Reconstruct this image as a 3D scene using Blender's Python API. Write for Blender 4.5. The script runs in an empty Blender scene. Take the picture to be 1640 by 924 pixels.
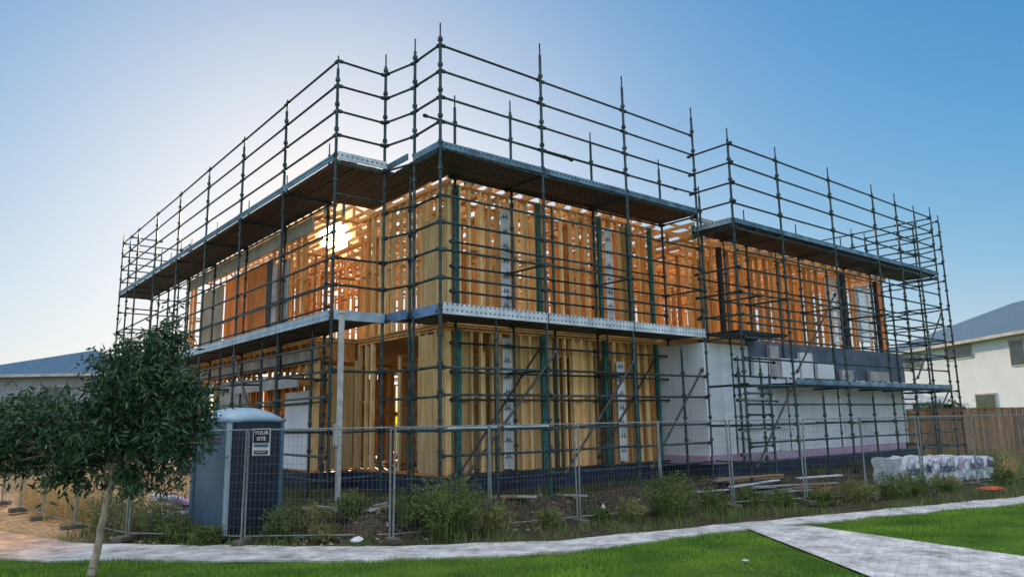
import bpy, math, random
import numpy as np
from mathutils import Vector, Matrix, Euler
random.seed(7); np.random.seed(7)
S=bpy.context.scene
COL=S.collection
rad=math.radians
CX,CY=-1.33,13.5
RU=(.7754,.6315); LV=(-.6315,.7754)
def W(u,v,z): return Vector((CX+RU[0]*u+LV[0]*v, CY+RU[1]*u+LV[1]*v, z))
def UV(x,y):
    dx,dy=x-CX,y-CY
    return dx*RU[0]+dy*RU[1], dx*LV[0]+dy*LV[1]
AZ=rad(-13.76); EL=rad(14.0)
# ---------------------------------------------------------------- materials
def newmat(name):
    m=bpy.data.materials.new(name); m.use_nodes=True
    nt=m.node_tree; b=nt.nodes['Principled BSDF']
    return m,nt,b
def N(nt,t,**k):
    n=nt.nodes.new(t)
    for a,v in k.items(): setattr(n,a,v)
    return n
def c4(c): return (c[0],c[1],c[2],1)
def sc(c,f): return tuple(max(0,min(1,x*f)) for x in c)
def mat(name,c1,c2=None,rough=.7,metal=0,scale=3,stretch=(1,1,1),bump=0,rnd=.0,detail=3,trans=0,spec=.4):
    m,nt,b=newmat(name)
    if c2 is None: c2=sc(c1,.65)
    g=N(nt,'ShaderNodeNewGeometry'); mp=N(nt,'ShaderNodeMapping'); mp.inputs['Scale'].default_value=stretch
    nt.links.new(g.outputs['Position'],mp.inputs['Vector'])
    no=N(nt,'ShaderNodeTexNoise'); no.inputs['Scale'].default_value=scale; no.inputs['Detail'].default_value=detail
    nt.links.new(mp.outputs[0],no.inputs['Vector'])
    cr=N(nt,'ShaderNodeValToRGB'); cr.color_ramp.elements[0].position=.3; cr.color_ramp.elements[1].position=.7
    cr.color_ramp.elements[0].color=c4(c2); cr.color_ramp.elements[1].color=c4(c1)
    nt.links.new(no.outputs['Fac'],cr.inputs['Fac'])
    out=cr.outputs['Color']
    if rnd>0:
        oi=N(nt,'ShaderNodeObjectInfo'); ad=N(nt,'ShaderNodeMath',operation='ADD'); fr=N(nt,'ShaderNodeMath',operation='FRACT')
        nt.links.new(oi.outputs['Random'],ad.inputs[0]); nt.links.new(g.outputs['Random Per Island'],ad.inputs[1]); nt.links.new(ad.outputs[0],fr.inputs[0])
        mr=N(nt,'ShaderNodeMapRange')
        mr.inputs['To Min'].default_value=1-rnd; mr.inputs['To Max'].default_value=1+rnd
        nt.links.new(fr.outputs[0],mr.inputs['Value'])
        hs=N(nt,'ShaderNodeHueSaturation'); nt.links.new(mr.outputs[0],hs.inputs['Value']); nt.links.new(out,hs.inputs['Color'])
        out=hs.outputs['Color']
    nt.links.new(out,b.inputs['Base Color'])
    b.inputs['Roughness'].default_value=rough; b.inputs['Metallic'].default_value=metal
    b.inputs['Specular IOR Level'].default_value=spec
    if bump>0:
        bp=N(nt,'ShaderNodeBump'); bp.inputs['Strength'].default_value=bump; bp.inputs['Distance'].default_value=.02
        nt.links.new(no.outputs['Fac'],bp.inputs['Height']); nt.links.new(bp.outputs[0],b.inputs['Normal'])
    if trans>0:
        tr=N(nt,'ShaderNodeBsdfTranslucent'); nt.links.new(out,tr.inputs['Color'])
        mx=N(nt,'ShaderNodeMixShader'); mx.inputs[0].default_value=trans
        o=nt.nodes['Material Output']
        nt.links.new(b.outputs[0],mx.inputs[1]); nt.links.new(tr.outputs[0],mx.inputs[2]); nt.links.new(mx.outputs[0],o.inputs[0])
    return m
def holes(m,vecA,vecB,n=9,r=.26,dark=(.02,.025,.03)):
    nt=m.node_tree; b=nt.nodes['Principled BSDF']
    src=b.inputs['Base Color'].links[0].from_socket
    g=N(nt,'ShaderNodeNewGeometry')
    f=[]
    for vec in (vecA,vecB):
        d=N(nt,'ShaderNodeVectorMath',operation='DOT_PRODUCT'); d.inputs[1].default_value=vec
        nt.links.new(g.outputs['Position'],d.inputs[0])
        mu=N(nt,'ShaderNodeMath',operation='MULTIPLY'); mu.inputs[1].default_value=n; nt.links.new(d.outputs['Value'],mu.inputs[0])
        fr=N(nt,'ShaderNodeMath',operation='FRACT'); nt.links.new(mu.outputs[0],fr.inputs[0])
        su=N(nt,'ShaderNodeMath',operation='SUBTRACT'); su.inputs[1].default_value=.5; nt.links.new(fr.outputs[0],su.inputs[0])
        p=N(nt,'ShaderNodeMath',operation='MULTIPLY'); nt.links.new(su.outputs[0],p.inputs[0]); nt.links.new(su.outputs[0],p.inputs[1]); f.append(p)
    ad=N(nt,'ShaderNodeMath',operation='ADD'); nt.links.new(f[0].outputs[0],ad.inputs[0]); nt.links.new(f[1].outputs[0],ad.inputs[1])
    lt=N(nt,'ShaderNodeMath',operation='LESS_THAN'); lt.inputs[1].default_value=r*r; nt.links.new(ad.outputs[0],lt.inputs[0])
    mx=N(nt,'ShaderNodeMix',data_type='RGBA'); nt.links.new(lt.outputs[0],mx.inputs[0]); nt.links.new(src,mx.inputs[6]); mx.inputs[7].default_value=c4(dark)
    nt.links.new(mx.outputs[2],b.inputs['Base Color'])
    return m
RU3=(RU[0],RU[1],0); LV3=(LV[0],LV[1],0)
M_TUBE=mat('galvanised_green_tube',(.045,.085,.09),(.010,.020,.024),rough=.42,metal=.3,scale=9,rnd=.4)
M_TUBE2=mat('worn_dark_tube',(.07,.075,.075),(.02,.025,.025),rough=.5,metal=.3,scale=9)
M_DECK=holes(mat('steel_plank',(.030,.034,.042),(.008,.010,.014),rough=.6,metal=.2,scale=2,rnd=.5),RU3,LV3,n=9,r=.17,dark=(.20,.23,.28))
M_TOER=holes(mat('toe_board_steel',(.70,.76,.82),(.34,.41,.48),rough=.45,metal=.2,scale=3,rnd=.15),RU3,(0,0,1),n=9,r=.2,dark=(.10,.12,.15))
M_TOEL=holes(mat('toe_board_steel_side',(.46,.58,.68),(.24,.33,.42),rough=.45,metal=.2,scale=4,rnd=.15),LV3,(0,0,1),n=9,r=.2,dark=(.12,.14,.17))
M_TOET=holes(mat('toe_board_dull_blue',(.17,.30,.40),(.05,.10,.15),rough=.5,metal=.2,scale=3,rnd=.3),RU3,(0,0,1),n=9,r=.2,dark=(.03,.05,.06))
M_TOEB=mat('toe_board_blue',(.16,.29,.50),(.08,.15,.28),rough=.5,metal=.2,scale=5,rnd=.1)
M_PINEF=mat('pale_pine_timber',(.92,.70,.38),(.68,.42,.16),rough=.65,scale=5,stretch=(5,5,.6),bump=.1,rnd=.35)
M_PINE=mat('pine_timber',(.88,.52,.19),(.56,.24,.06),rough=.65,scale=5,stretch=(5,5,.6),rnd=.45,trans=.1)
M_PINE2=mat('orange_timber',(.82,.40,.12),(.50,.19,.04),rough=.65,scale=5,stretch=(3,3,.8),rnd=.35,trans=.1)
M_PLY=mat('plywood_sheet',(.88,.64,.32),(.56,.33,.12),rough=.6,scale=2.6,stretch=(5,5,.3),bump=.05,rnd=.25)
M_PLYO=mat('orange_plywood_sheet',(.85,.42,.12),(.60,.26,.06),rough=.6,scale=2.0,stretch=(2,2,.6),rnd=.12,trans=.45)
M_PLYG=mat('weathered_plywood_sheet',(.55,.47,.36),(.38,.31,.23),rough=.7,scale=2.0,stretch=(2,2,.6),rnd=.12,trans=.2)
M_TEAL=mat('teal_treated_frame',(.02,.20,.18),(.015,.09,.09),rough=.6,scale=6,rnd=.2)
M_WHITE=mat('white_aerated_panel',(.80,.83,.88),(.60,.65,.74),rough=.85,scale=1.1,bump=.1,rnd=.12,detail=6)
M_GREYB=mat('white_grey_fascia',(.50,.50,.50),(.28,.28,.30),rough=.7,scale=2)
M_NAVY=mat('dark_blue_wrap',(.11,.14,.20),(.05,.07,.11),rough=.55,scale=2)
M_SLAB=mat('blue_membrane_slab',(.015,.04,.11),(.012,.015,.03),rough=.5,scale=3)
M_PINK=mat('mauve_foam_edge',(.56,.38,.58),(.40,.28,.42),rough=.8,scale=4)
M_FOIL=mat('white_wrap_strip',(.80,.82,.85),(.50,.53,.60),rough=.45,scale=4,bump=.5)
M_INK=mat('black_ink',(.02,.02,.03),rough=.6)
M_DARK=mat('dark_steel',(.03,.035,.04),rough=.5,metal=.3)
M_FRAMEW=mat('white_window_frame',(.8,.8,.8),rough=.4)
m,nt,b=newmat('window_glass'); b.inputs['Base Color'].default_value=(.70,.78,.85,1); b.inputs['Roughness'].default_value=.05; b.inputs['Alpha'].default_value=.35
no=N(nt,'ShaderNodeTexNoise'); no.inputs['Scale'].default_value=.8; bp=N(nt,'ShaderNodeBump'); bp.inputs['Strength'].default_value=.03; nt.links.new(no.outputs['Fac'],bp.inputs['Height']); nt.links.new(bp.outputs[0],b.inputs['Normal']); M_GLASS=m
M_DGLASS=mat('dark_glass',(.05,.10,.11),(.03,.06,.07),rough=.08)
M_GALV=mat('galvanised_board',(.42,.46,.48),(.25,.27,.29),rough=.4,metal=.4,scale=12)
M_FENCE=mat('galvanised_fence_tube',(.27,.30,.32),(.15,.17,.18),rough=.45,metal=.4,scale=12,rnd=.15)
M_WIRE=mat('fence_wire',(.25,.28,.29),(.16,.18,.19),rough=.45,metal=.4,scale=12)
M_BLOCK=mat('fence_foot_concrete',(.14,.13,.11),(.07,.065,.06),rough=.9,scale=6)
M_BLUE=mat('toilet_blue_plastic',(.018,.028,.055),(.010,.018,.036),rough=.4,scale=2)
M_BLUEL=mat('lit_side_and_trim_blue',(.08,.16,.24),(.05,.10,.17),rough=.4,scale=2)
M_EDGE=mat('toilet_pale_edge_plastic',(.40,.52,.60),(.28,.38,.46),rough=.4,scale=2)
M_ROOFW=mat('toilet_roof_plastic',(.50,.70,.84),(.38,.54,.68),rough=.35,scale=2,trans=.3)
M_BARK=mat('pale_bark',(.50,.42,.32),(.22,.17,.12),rough=.9,scale=20,stretch=(1,1,.3),bump=.5)
M_LEAF=mat('dark_leaf',(.05,.115,.045),(.010,.035,.018),rough=.45,scale=7,trans=.2,detail=2,rnd=.35)
M_WEED=mat('weed_leaf',(.18,.24,.07),(.06,.10,.025),rough=.6,scale=3,trans=.3,detail=2,rnd=.35)
M_WEEDP=mat('pale_weed_leaf',(.30,.30,.12),(.12,.15,.05),rough=.6,scale=3,trans=.3,detail=2,rnd=.3)
M_DRY=mat('dry_straw',(.68,.48,.20),(.36,.28,.09),rough=.7,scale=6,trans=.3,detail=2)
M_GRASS=mat('lawn_blade',(.26,.44,.05),(.07,.19,.02),rough=.6,scale=.9,stretch=(1,1.6,1),trans=.3,detail=6,rnd=.3)  # broad darker patches: lawn variation with shadow bands painted in
M_SLATE=mat('slate_blue_roof',(.06,.13,.21),(.035,.085,.145),rough=.7,scale=3,stretch=(1,1,6),spec=.2)
M_REND=mat('cream_render',(.80,.86,.93),(.72,.78,.86),rough=.9,scale=1)
M_RENDG=mat('grey_render',(.34,.35,.38),(.25,.26,.29),rough=.9,scale=1)
M_BRICK=mat('red_brick_wall',(.40,.16,.08),(.25,.10,.06),rough=.9,scale=4)
M_PALING=mat('weathered_paling',(.32,.19,.11),(.15,.09,.055),rough=.9,scale=4,stretch=(6,6,.6),bump=.3,rnd=.3)
M_PLASTIC=mat('white_plastic_wrap',(.76,.78,.84),(.40,.44,.54),rough=.35,scale=6,bump=.9)
M_INKB=mat('navy_print',(.05,.05,.16),rough=.5)
M_RED=mat('red_plastic',(.6,.06,.03),(.4,.04,.02),rough=.5)
M_RUB=mat('rubble_pieces',(.34,.30,.26),(.10,.08,.07),rough=.95,scale=9,bump=.4)
# ---------------------------------------------------------------- builders
RDU=.4287; RDV=.903; RDZ=.2493; RO=(-7.494,-11.308,1.9)
def blocks_light(u0,u1,v0,v1,z0,z1,e=.5):
    t=15.5
    while t<27:
        u=RO[0]+RDU*t; v=RO[1]+RDV*t; z=RO[2]+RDZ*t
        if u0-e<u<u1+e and v0-e<v<v1+e and z0-e<z<z1+e: return True
        t+=.08
    return False
class B:
    def __init__(s): s.v=[]; s.f=[]; s.m=[]; s.bb=None
    def add(s,vs,fs,mi=0):
        o=len(s.v); s.v+= [tuple(p) for p in vs]; s.f+=[tuple(i+o for i in f) for f in fs]; s.m+=[mi]*len(fs); return s
    def hexa(s,p,mi=0):
        return s.add(p,[(0,3,2,1),(4,5,6,7),(0,1,5,4),(1,2,6,5),(2,3,7,6),(3,0,4,7)],mi)
    def box(s,u0,u1,v0,v1,z0,z1,mi=0):
        if u0>u1:u0,u1=u1,u0
        if v0>v1:v0,v1=v1,v0
        s.bb=(u0,u1,v0,v1,z0,z1)
        return s.hexa([W(u0,v0,z0),W(u1,v0,z0),W(u1,v1,z0),W(u0,v1,z0),W(u0,v0,z1),W(u1,v0,z1),W(u1,v1,z1),W(u0,v1,z1)],mi)
    def wbox(s,x0,x1,y0,y1,z0,z1,mi=0):
        return s.hexa([(x0,y0,z0),(x1,y0,z0),(x1,y1,z0),(x0,y1,z0),(x0,y0,z1),(x1,y0,z1),(x1,y1,z1),(x0,y1,z1)],mi)
    def obox(s,c,d,w,h,L,mi=0,tilt=0):
        d=Vector(d).normalized(); n=d.cross(Vector((0,0,1))).normalized(); up=n.cross(d)
        c=Vector(c); P=[]
        for zz in (-h/2,h/2):
            for a,bb in ((-1,-1),(1,-1),(1,1),(-1,1)):
                P.append(c+d*(a*L/2)-n*(bb*w/2)+up*zz)
        return s.hexa(P,mi)
    def tube(s,p0,p1,r,n=8,mi=0,r2=None,cap=True):
        p0=Vector(p0);p1=Vector(p1); d=(p1-p0).normalized()
        a=d.orthogonal().normalized(); bb=d.cross(a); r2=r if r2 is None else r2
        vs=[];
        for p,rr in ((p0,r),(p1,r2)):
            for i in range(n):
                t=2*math.pi*i/n; vs.append(p+a*math.cos(t)*rr+bb*math.sin(t)*rr)
        fs=[(i,(i+1)%n,n+(i+1)%n,n+i) for i in range(n)]
        if cap: fs+=[tuple(range(n-1,-1,-1)),tuple(range(n,2*n))]
        return s.add(vs,fs,mi)
    def obj(s,name,mats,parent=None,smooth=False,origin=None,label=None):
        if not isinstance(mats,(list,tuple)): mats=[mats]
        A=np.array(s.v,dtype=float)
        if origin is None:
            c=(A.min(0)+A.max(0))/2
            if parent is None: c[2]=A[:,2].min()
        else: c=np.array(origin,dtype=float)
        me=bpy.data.meshes.new(name); me.from_pydata((A-c).tolist(),[],s.f)
        for mm in mats: me.materials.append(mm)
        if len(mats)>1: me.polygons.foreach_set('material_index',s.m)
        if smooth: me.polygons.foreach_set('use_smooth',[True]*len(s.f))
        me.update()
        o=bpy.data.objects.new(name,me); COL.objects.link(o)
        o.location=Vector(c)
        if parent is not None:
            o.parent=parent; o.location=Vector(c)-parent.matrix_basis.translation
        if label:o['label']=label
        return o
def empty(name,loc,label,cat,group=None):
    e=bpy.data.objects.new(name,None); COL.objects.link(e); e.location=loc; e.empty_display_size=.3
    e['label']=label; e['category']=cat
    if group:e['group']=group
    return e
def tag(o,label,cat,group=None):
    o['label']=label;o['category']=cat
    if group:o['group']=group
    return o
def bev(o,w=.01,seg=2):
    md=o.modifiers.new('Bevel','BEVEL'); md.width=w; md.segments=seg; md.limit_method='ANGLE'; return o
def parts(parent,name,bl,mats,limit=99,smooth=False,mats2=None):
    bl=sorted(bl,key=lambda b:np.linalg.norm((np.array(b.v).min(0)+np.array(b.v).max(0))/2))
    for b_ in bl[:limit]: b_.obj(name,mats,parent,smooth)
    if len(bl)>limit:
        q=B()
        for b_ in bl[limit:]:
            o=len(q.v); q.v+=b_.v; q.f+=[tuple(i+o for i in f) for f in b_.f]; q.m+=b_.m
        o=q.obj(name,mats2 or mats,parent,smooth); o['kind']='stuff'
def text_mesh(txt,size,origin,xdir,updir,ext=.004):
    cu=bpy.data.curves.new('t','FONT'); cu.body=txt; cu.size=size; cu.extrude=ext; cu.align_x='CENTER'; cu.align_y='CENTER'; cu.offset=size*.012
    o=bpy.data.objects.new('t',cu); COL.objects.link(o); dg=bpy.context.evaluated_depsgraph_get()
    me=bpy.data.meshes.new_from_object(o.evaluated_get(dg)); bpy.data.objects.remove(o)
    x=Vector(xdir).normalized(); y=Vector(updir).normalized(); z=x.cross(y)
    vs=[Vector(origin)+x*v.co.x+y*v.co.y+z*v.co.z for v in me.vertices]
    fs=[tuple(p.vertices) for p in me.polygons]; bpy.data.meshes.remove(me)
    return vs,fs
# ---------------------------------------------------------------- ground
PUX=[-200,-30,-13,-9,-7.1,-2.2,.7,4.74,11.44,25,200]; PUY=[45,17.8,17,14,12.75,11.95,12.25,14.2,17.3,23.5,105]
PLX=[-200,-30,-13,-9,-7.1,-2,.7,4,11.4,25,200]; PLY=[38,14,13,12.0,11.3,10.8,11.2,13.2,16.4,22.6,103]
def yup(x): return np.interp(x,PUX,PUY)
def ylo(x): return np.interp(x,PLX,PLY)
def sidepath(y): # x range
    return np.interp(y,[5,9.27,13.4],[4.3,4.17,3.95]), np.interp(y,[5,10.3,13.4],[9.6,6.72,5.1])
def hgt(x,y):
    u,v=UV(x,y)
    vm=np.where(u<7.0,-.6,-1.5); um=-1.95
    d=np.minimum(u-um,v-vm); d=np.minimum(d,23-u); d=np.minimum(d,25-v)
    t=np.clip(d/.6,0,1); t=t*t*(3-2*t)
    n=.03*np.sin(x*2.1+y*1.3)+.02*np.sin(x*5.3-y*3.7)
    ins=np.clip((y-yup(x)-.1)/.5,0,1)
    return .42*t+n*ins
xs=np.unique(np.concatenate([np.arange(-18,26,.22),[-1500,-600,-250,-120,-70,-45,-30,-24,-20,28,31,36,45,70,120,250,600,1500]]))
ys=np.unique(np.concatenate([np.arange(6,36,.22),[-300,-60,-10,0,3,38,42,48,60,90,150,300,700,2500]]))
XX,YY=np.meshgrid(xs,ys); ZZ=hgt(XX,YY)
vs=np.stack([XX.ravel(),YY.ravel(),ZZ.ravel()],1); nx=len(xs); ny=len(ys)
fs=[(j*nx+i,j*nx+i+1,(j+1)*nx+i+1,(j+1)*nx+i) for j in range(ny-1) for i in range(nx-1)]
me=bpy.data.meshes.new('ground'); me.from_pydata(vs.tolist(),[],fs); me.polygons.foreach_set('use_smooth',[True]*len(fs))
at=me.attributes.new('dirt','FLOAT','POINT')
dm=np.clip((YY-yup(XX)+.1)/.4,0,1)*np.clip((16-XX)/4,0,1)*np.clip((XX+22)/2,0,1)*np.clip((42-YY)/5,0,1)
at.data.foreach_set('value',dm.ravel().astype(np.float32))
g=bpy.data.objects.new('ground',me); COL.objects.link(g); g['kind']='structure'
m,nt,b=newmat('ground_grass_and_soil')
atn=N(nt,'ShaderNodeAttribute'); atn.attribute_name='dirt'
ge=N(nt,'ShaderNodeNewGeometry')
n1=N(nt,'ShaderNodeTexNoise'); n1.inputs['Scale'].default_value=1.2; n1.inputs['Detail'].default_value=8
n2=N(nt,'ShaderNodeTexNoise'); n2.inputs['Scale'].default_value=14; n2.inputs['Detail'].default_value=6
for q in(n1,n2): nt.links.new(ge.outputs['Position'],q.inputs['Vector'])
r1=N(nt,'ShaderNodeValToRGB'); r1.color_ramp.elements[0].position=.35; r1.color_ramp.elements[1].position=.68
r1.color_ramp.elements[0].color=(.03,.07,.01,1); r1.color_ramp.elements[1].color=(.09,.16,.02,1)
r2=N(nt,'ShaderNodeValToRGB'); r2.color_ramp.elements[0].position=.35; r2.color_ramp.elements[1].position=.65
r2.color_ramp.elements[0].color=(.025,.021,.017,1); r2.color_ramp.elements[1].color=(.10,.08,.057,1)
nt.links.new(n1.outputs['Fac'],r1.inputs[0]); nt.links.new(n2.outputs['Fac'],r2.inputs[0])
sx=N(nt,'ShaderNodeSeparateXYZ'); nt.links.new(ge.outputs['Position'],sx.inputs[0])
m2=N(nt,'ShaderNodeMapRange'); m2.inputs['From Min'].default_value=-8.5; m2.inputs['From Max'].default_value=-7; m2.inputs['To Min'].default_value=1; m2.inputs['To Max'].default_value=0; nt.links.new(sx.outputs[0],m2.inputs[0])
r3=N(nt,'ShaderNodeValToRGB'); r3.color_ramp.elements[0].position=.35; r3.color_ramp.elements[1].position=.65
r3.color_ramp.elements[0].color=(.22,.13,.07,1); r3.color_ramp.elements[1].color=(.58,.38,.21,1); nt.links.new(n2.outputs['Fac'],r3.inputs[0])  # orange soil at the left, low sunlight painted into its colour
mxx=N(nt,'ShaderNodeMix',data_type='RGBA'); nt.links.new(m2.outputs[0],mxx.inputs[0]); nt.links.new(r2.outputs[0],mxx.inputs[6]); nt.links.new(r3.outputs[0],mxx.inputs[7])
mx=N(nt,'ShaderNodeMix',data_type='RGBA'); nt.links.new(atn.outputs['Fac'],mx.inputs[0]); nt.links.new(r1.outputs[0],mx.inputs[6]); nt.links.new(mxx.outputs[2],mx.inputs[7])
nt.links.new(mx.outputs[2],b.inputs['Base Color']); b.inputs['Roughness'].default_value=.95; b.inputs['Specular IOR Level'].default_value=.1
bp=N(nt,'ShaderNodeBump'); bp.inputs['Strength'].default_value=.8; bp.inputs['Distance'].default_value=.06; nt.links.new(n2.outputs['Fac'],bp.inputs['Height']); nt.links.new(bp.outputs[0],b.inputs['Normal'])
me.materials.append(m)
# paths
m,nt,b=newmat('paver_path')
ge=N(nt,'ShaderNodeNewGeometry')
br=N(nt,'ShaderNodeTexBrick'); br.inputs['Scale'].default_value=4.5; br.inputs['Mortar Size'].default_value=.012; br.inputs['Brick Width'].default_value=1.0; br.inputs['Row Height'].default_value=.5
br.inputs['Color1'].default_value=(.58,.59,.60,1); br.inputs['Color2'].default_value=(.49,.50,.51,1); br.inputs['Mortar'].default_value=(.32,.31,.30,1)
mp=N(nt,'ShaderNodeMapping'); mp.inputs['Rotation'].default_value=(0,0,rad(-60)); nt.links.new(ge.outputs['Position'],mp.inputs[0])
nd=N(nt,'ShaderNodeTexNoise'); nd.inputs['Scale'].default_value=3; nt.links.new(ge.outputs['Position'],nd.inputs['Vector'])
mdv=N(nt,'ShaderNodeVectorMath',operation='MULTIPLY_ADD'); mdv.inputs[1].default_value=(.08,.08,.0); nt.links.new(nd.outputs['Color'],mdv.inputs[0]); nt.links.new(mp.outputs[0],mdv.inputs[2]); nt.links.new(mdv.outputs[0],br.inputs['Vector'])
n1=N(nt,'ShaderNodeTexNoise'); n1.inputs['Scale'].default_value=2.2; n1.inputs['Detail'].default_value=10; n1.inputs['Roughness'].default_value=.75; nt.links.new(ge.outputs['Position'],n1.inputs['Vector'])
mr=N(nt,'ShaderNodeMapRange'); mr.inputs['From Min'].default_value=.35; mr.inputs['From Max'].default_value=.62; mr.inputs['To Min'].default_value=.42; mr.inputs['To Max'].default_value=1.15; nt.links.new(n1.outputs['Fac'],mr.inputs[0])
hs=N(nt,'ShaderNodeHueSaturation'); nt.links.new(br.outputs['Color'],hs.inputs['Color']); nt.links.new(mr.outputs[0],hs.inputs['Value'])
sx=N(nt,'ShaderNodeSeparateXYZ'); nt.links.new(ge.outputs['Position'],sx.inputs[0])
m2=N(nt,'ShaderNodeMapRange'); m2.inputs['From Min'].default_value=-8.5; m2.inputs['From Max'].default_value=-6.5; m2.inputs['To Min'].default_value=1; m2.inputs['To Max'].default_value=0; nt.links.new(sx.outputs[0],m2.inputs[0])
mx=N(nt,'ShaderNodeMix',data_type='RGBA',blend_type='MULTIPLY'); nt.links.new(m2.outputs[0],mx.inputs[0]); nt.links.new(hs.outputs[0],mx.inputs[6]); mx.inputs[7].default_value=(1.1,.66,.42,1)  # brownish brick at the left end, with sunlight painted into the tint
nt.links.new(mx.outputs[2],b.inputs['Base Color']); b.inputs['Roughness'].default_value=.9; b.inputs['Specular IOR Level'].default_value=.2
bp=N(nt,'ShaderNodeBump'); bp.inputs['Strength'].default_value=.5; bp.inputs['Distance'].default_value=.015; nt.links.new(n1.outputs['Fac'],bp.inputs['Height']); nt.links.new(bp.outputs[0],b.inputs['Normal'])
M_PATH=m
q=B(); X=np.concatenate([[-200,-100,-60],np.arange(-30,30,.25),[60,100,200]])
def wob(x): return .04*np.sin(x*3.1)+.03*np.sin(x*7.7)
for i in range(len(X)-1):
    a,bx=X[i],X[i+1]
    q.add([(a,ylo(a)+wob(a),.03),(bx,ylo(bx)+wob(bx),.03),(bx,yup(bx)+wob(bx+9),.03),(a,yup(a)+wob(a+9),.03)],[(0,1,2,3)])
    q.add([(a,ylo(a)+wob(a),-.05),(bx,ylo(bx)+wob(bx),-.05),(bx,ylo(bx)+wob(bx),.03),(a,ylo(a)+wob(a),.03)],[(0,1,2,3)])
o=q.obj('footpath',M_PATH); o['kind']='structure'
q=B(); Y=np.arange(5,13.5,.4)
for i in range(len(Y)-1):
    a,bb=Y[i],Y[i+1]; l0,r0=sidepath(a); l1,r1_=sidepath(bb)
    q.add([(l0,a,.024),(r0,a,.024),(r1_,bb,.024),(l1,bb,.024)],[(0,1,2,3)])
o=q.obj('side_path',M_PATH); o['kind']='structure'
# lawn blades
def blades(n,xr,yr,hmin,hmax,ok,w=.006,seed=1,lean=.5):
    rs=np.random.RandomState(seed)
    x=rs.uniform(*xr,n); y=rs.uniform(*yr,n); k=ok(x,y); x=x[k];y=y[k]; n=len(x)
    z=hgt(x,y); a=rs.uniform(0,2*np.pi,n); h=rs.uniform(hmin,hmax,n)*(0.8+.5*np.sin(x*1.7+y)*np.sin(y*2.3+1)); ln=rs.uniform(0,lean,n)*h; a2=rs.uniform(0,2*np.pi,n)
    P=np.zeros((n,3,3)); P[:,0]=np.stack([x-w*np.cos(a),y-w*np.sin(a),z-.01],1); P[:,1]=np.stack([x+w*np.cos(a),y+w*np.sin(a),z-.01],1)
    P[:,2]=np.stack([x+ln*np.cos(a2),y+ln*np.sin(a2),z+h],1)
    return P.reshape(-1,3)
def tri_obj(name,V,mat_):
    n=len(V)//3; me=bpy.data.meshes.new(name); me.vertices.add(len(V)); me.vertices.foreach_set('co',V.ravel().astype(np.float32))
    me.loops.add(n*3); me.loops.foreach_set('vertex_index',np.arange(n*3,dtype=np.int32)); me.polygons.add(n); me.polygons.foreach_set('loop_start',np.arange(0,n*3,3,dtype=np.int32))
    me.update(calc_edges=True); me.materials.append(mat_); o=bpy.data.objects.new(name,me); COL.objects.link(o); return o
def oklawn(x,y):
    l,r=sidepath(y); edge=.06*np.sin(x*6)+.05*np.sin(x*15)+.03*np.sin(y*21)
    vis=(np.abs(x)<.76*y+1)
    right=(y<ylo(x)+.05+edge)&~((x>l+edge)&(x<r-edge)&(y<13.6))
    return vis&right
V=blades(280000,(-11,16),(8.6,18.5),.02,.07,oklawn,w=.008)
o=tri_obj('lawn_grass',V,M_GRASS); o['kind']='stuff'
def okdirt(x,y):
    u,v=UV(x,y); nz=np.sin(x*1.3+2)*np.sin(y*1.7)+.5*np.sin(x*3.1+y)
    return (y>yup(x)-.15)&(nz>-.35)&~((u>-.2)&(v>.6))&(x>-8)
V=blades(75000,(-12,18),(12,27),.06,.32,okdirt,w=.008,seed=4,lean=.8)
o=tri_obj('rough_grass',V,M_WEED); o['kind']='stuff'
# ---------------------------------------------------------------- scaffolding
ZB=.42
ND=.53
def post(u,v,zt,zb=ZB,r=.031):
    b_=B(); b_.tube(W(u,v,zb),W(u,v,zt-.28),r,8); b_.tube(W(u,v,zt-.3),W(u,v,zt),r*.55,6)
    z=4.03-6*ND
    while z<zt-.3:
        b_.tube(W(u,v,z-.03),W(u,v,z+.03),r*1.75,6); z+=ND
    b_.box(u-.08,u+.08,v-.08,v+.08,zb-.03,zb+.01); return b_
def rail(p0,p1,r=.025):
    b_=B(); p0=W(*p0)+Vector((0,0,random.uniform(-.012,.012)));p1=W(*p1)+Vector((0,0,random.uniform(-.012,.012))); b_.tube(p0,p1,r,7)
    d=(p1-p0).normalized(); b_.tube(p0+d*.02,p0+d*.10,r*1.7,6); b_.tube(p1-d*.10,p1-d*.02,r*1.7,6); return b_
def deck_u(u0,u1,v0,v1,z,n=5):
    out=[]; w=(v1-v0)/n
    for i in range(n):
        b_=B(); zz=z+random.uniform(-.008,.008); b_.box(u0,u1,v0+i*w+.008,v0+(i+1)*w-.008,zz-.06,zz); out.append(b_)
    return out
def deck_v(u0,u1,v0,v1,z,n=5):
    out=[]; w=(u1-u0)/n
    for i in range(n):
        b_=B(); zz=z+random.uniform(-.008,.008); b_.box(u0+i*w+.008,u0+(i+1)*w-.008,v0,v1,zz-.06,zz); out.append(b_)
    return out
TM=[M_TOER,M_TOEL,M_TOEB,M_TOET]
sa=empty('scaffolding',W(4,0.6,ZB),'tall steel tube scaffolding with plank decks round the house corner','scaffolding','scaffolding around the house')
P=[];Rl=[];D=[];T=[];BR=[]
ua=[0,2.62,5.26,7.93]; tips=[9.68,10.1,10.1,10.0]
for u,t in zip(ua,tips): P.append(post(u,0,t))
for u,t in zip([1.15,2.7,5.3,7.93],[8.9,9.2,9.05,8.9]): P.append(post(u,1.17,t))
for u,v,t in ((.12,.2,3.9),(2.75,.15,3.9),(5.35,.9,3.9),(6.6,1.2,6.9),(3.95,1.2,6.9),(1.3,0,3.9),(.1,1.25,6.9),(7.1,.1,3.8)): P.append(post(u,v,t))
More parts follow.
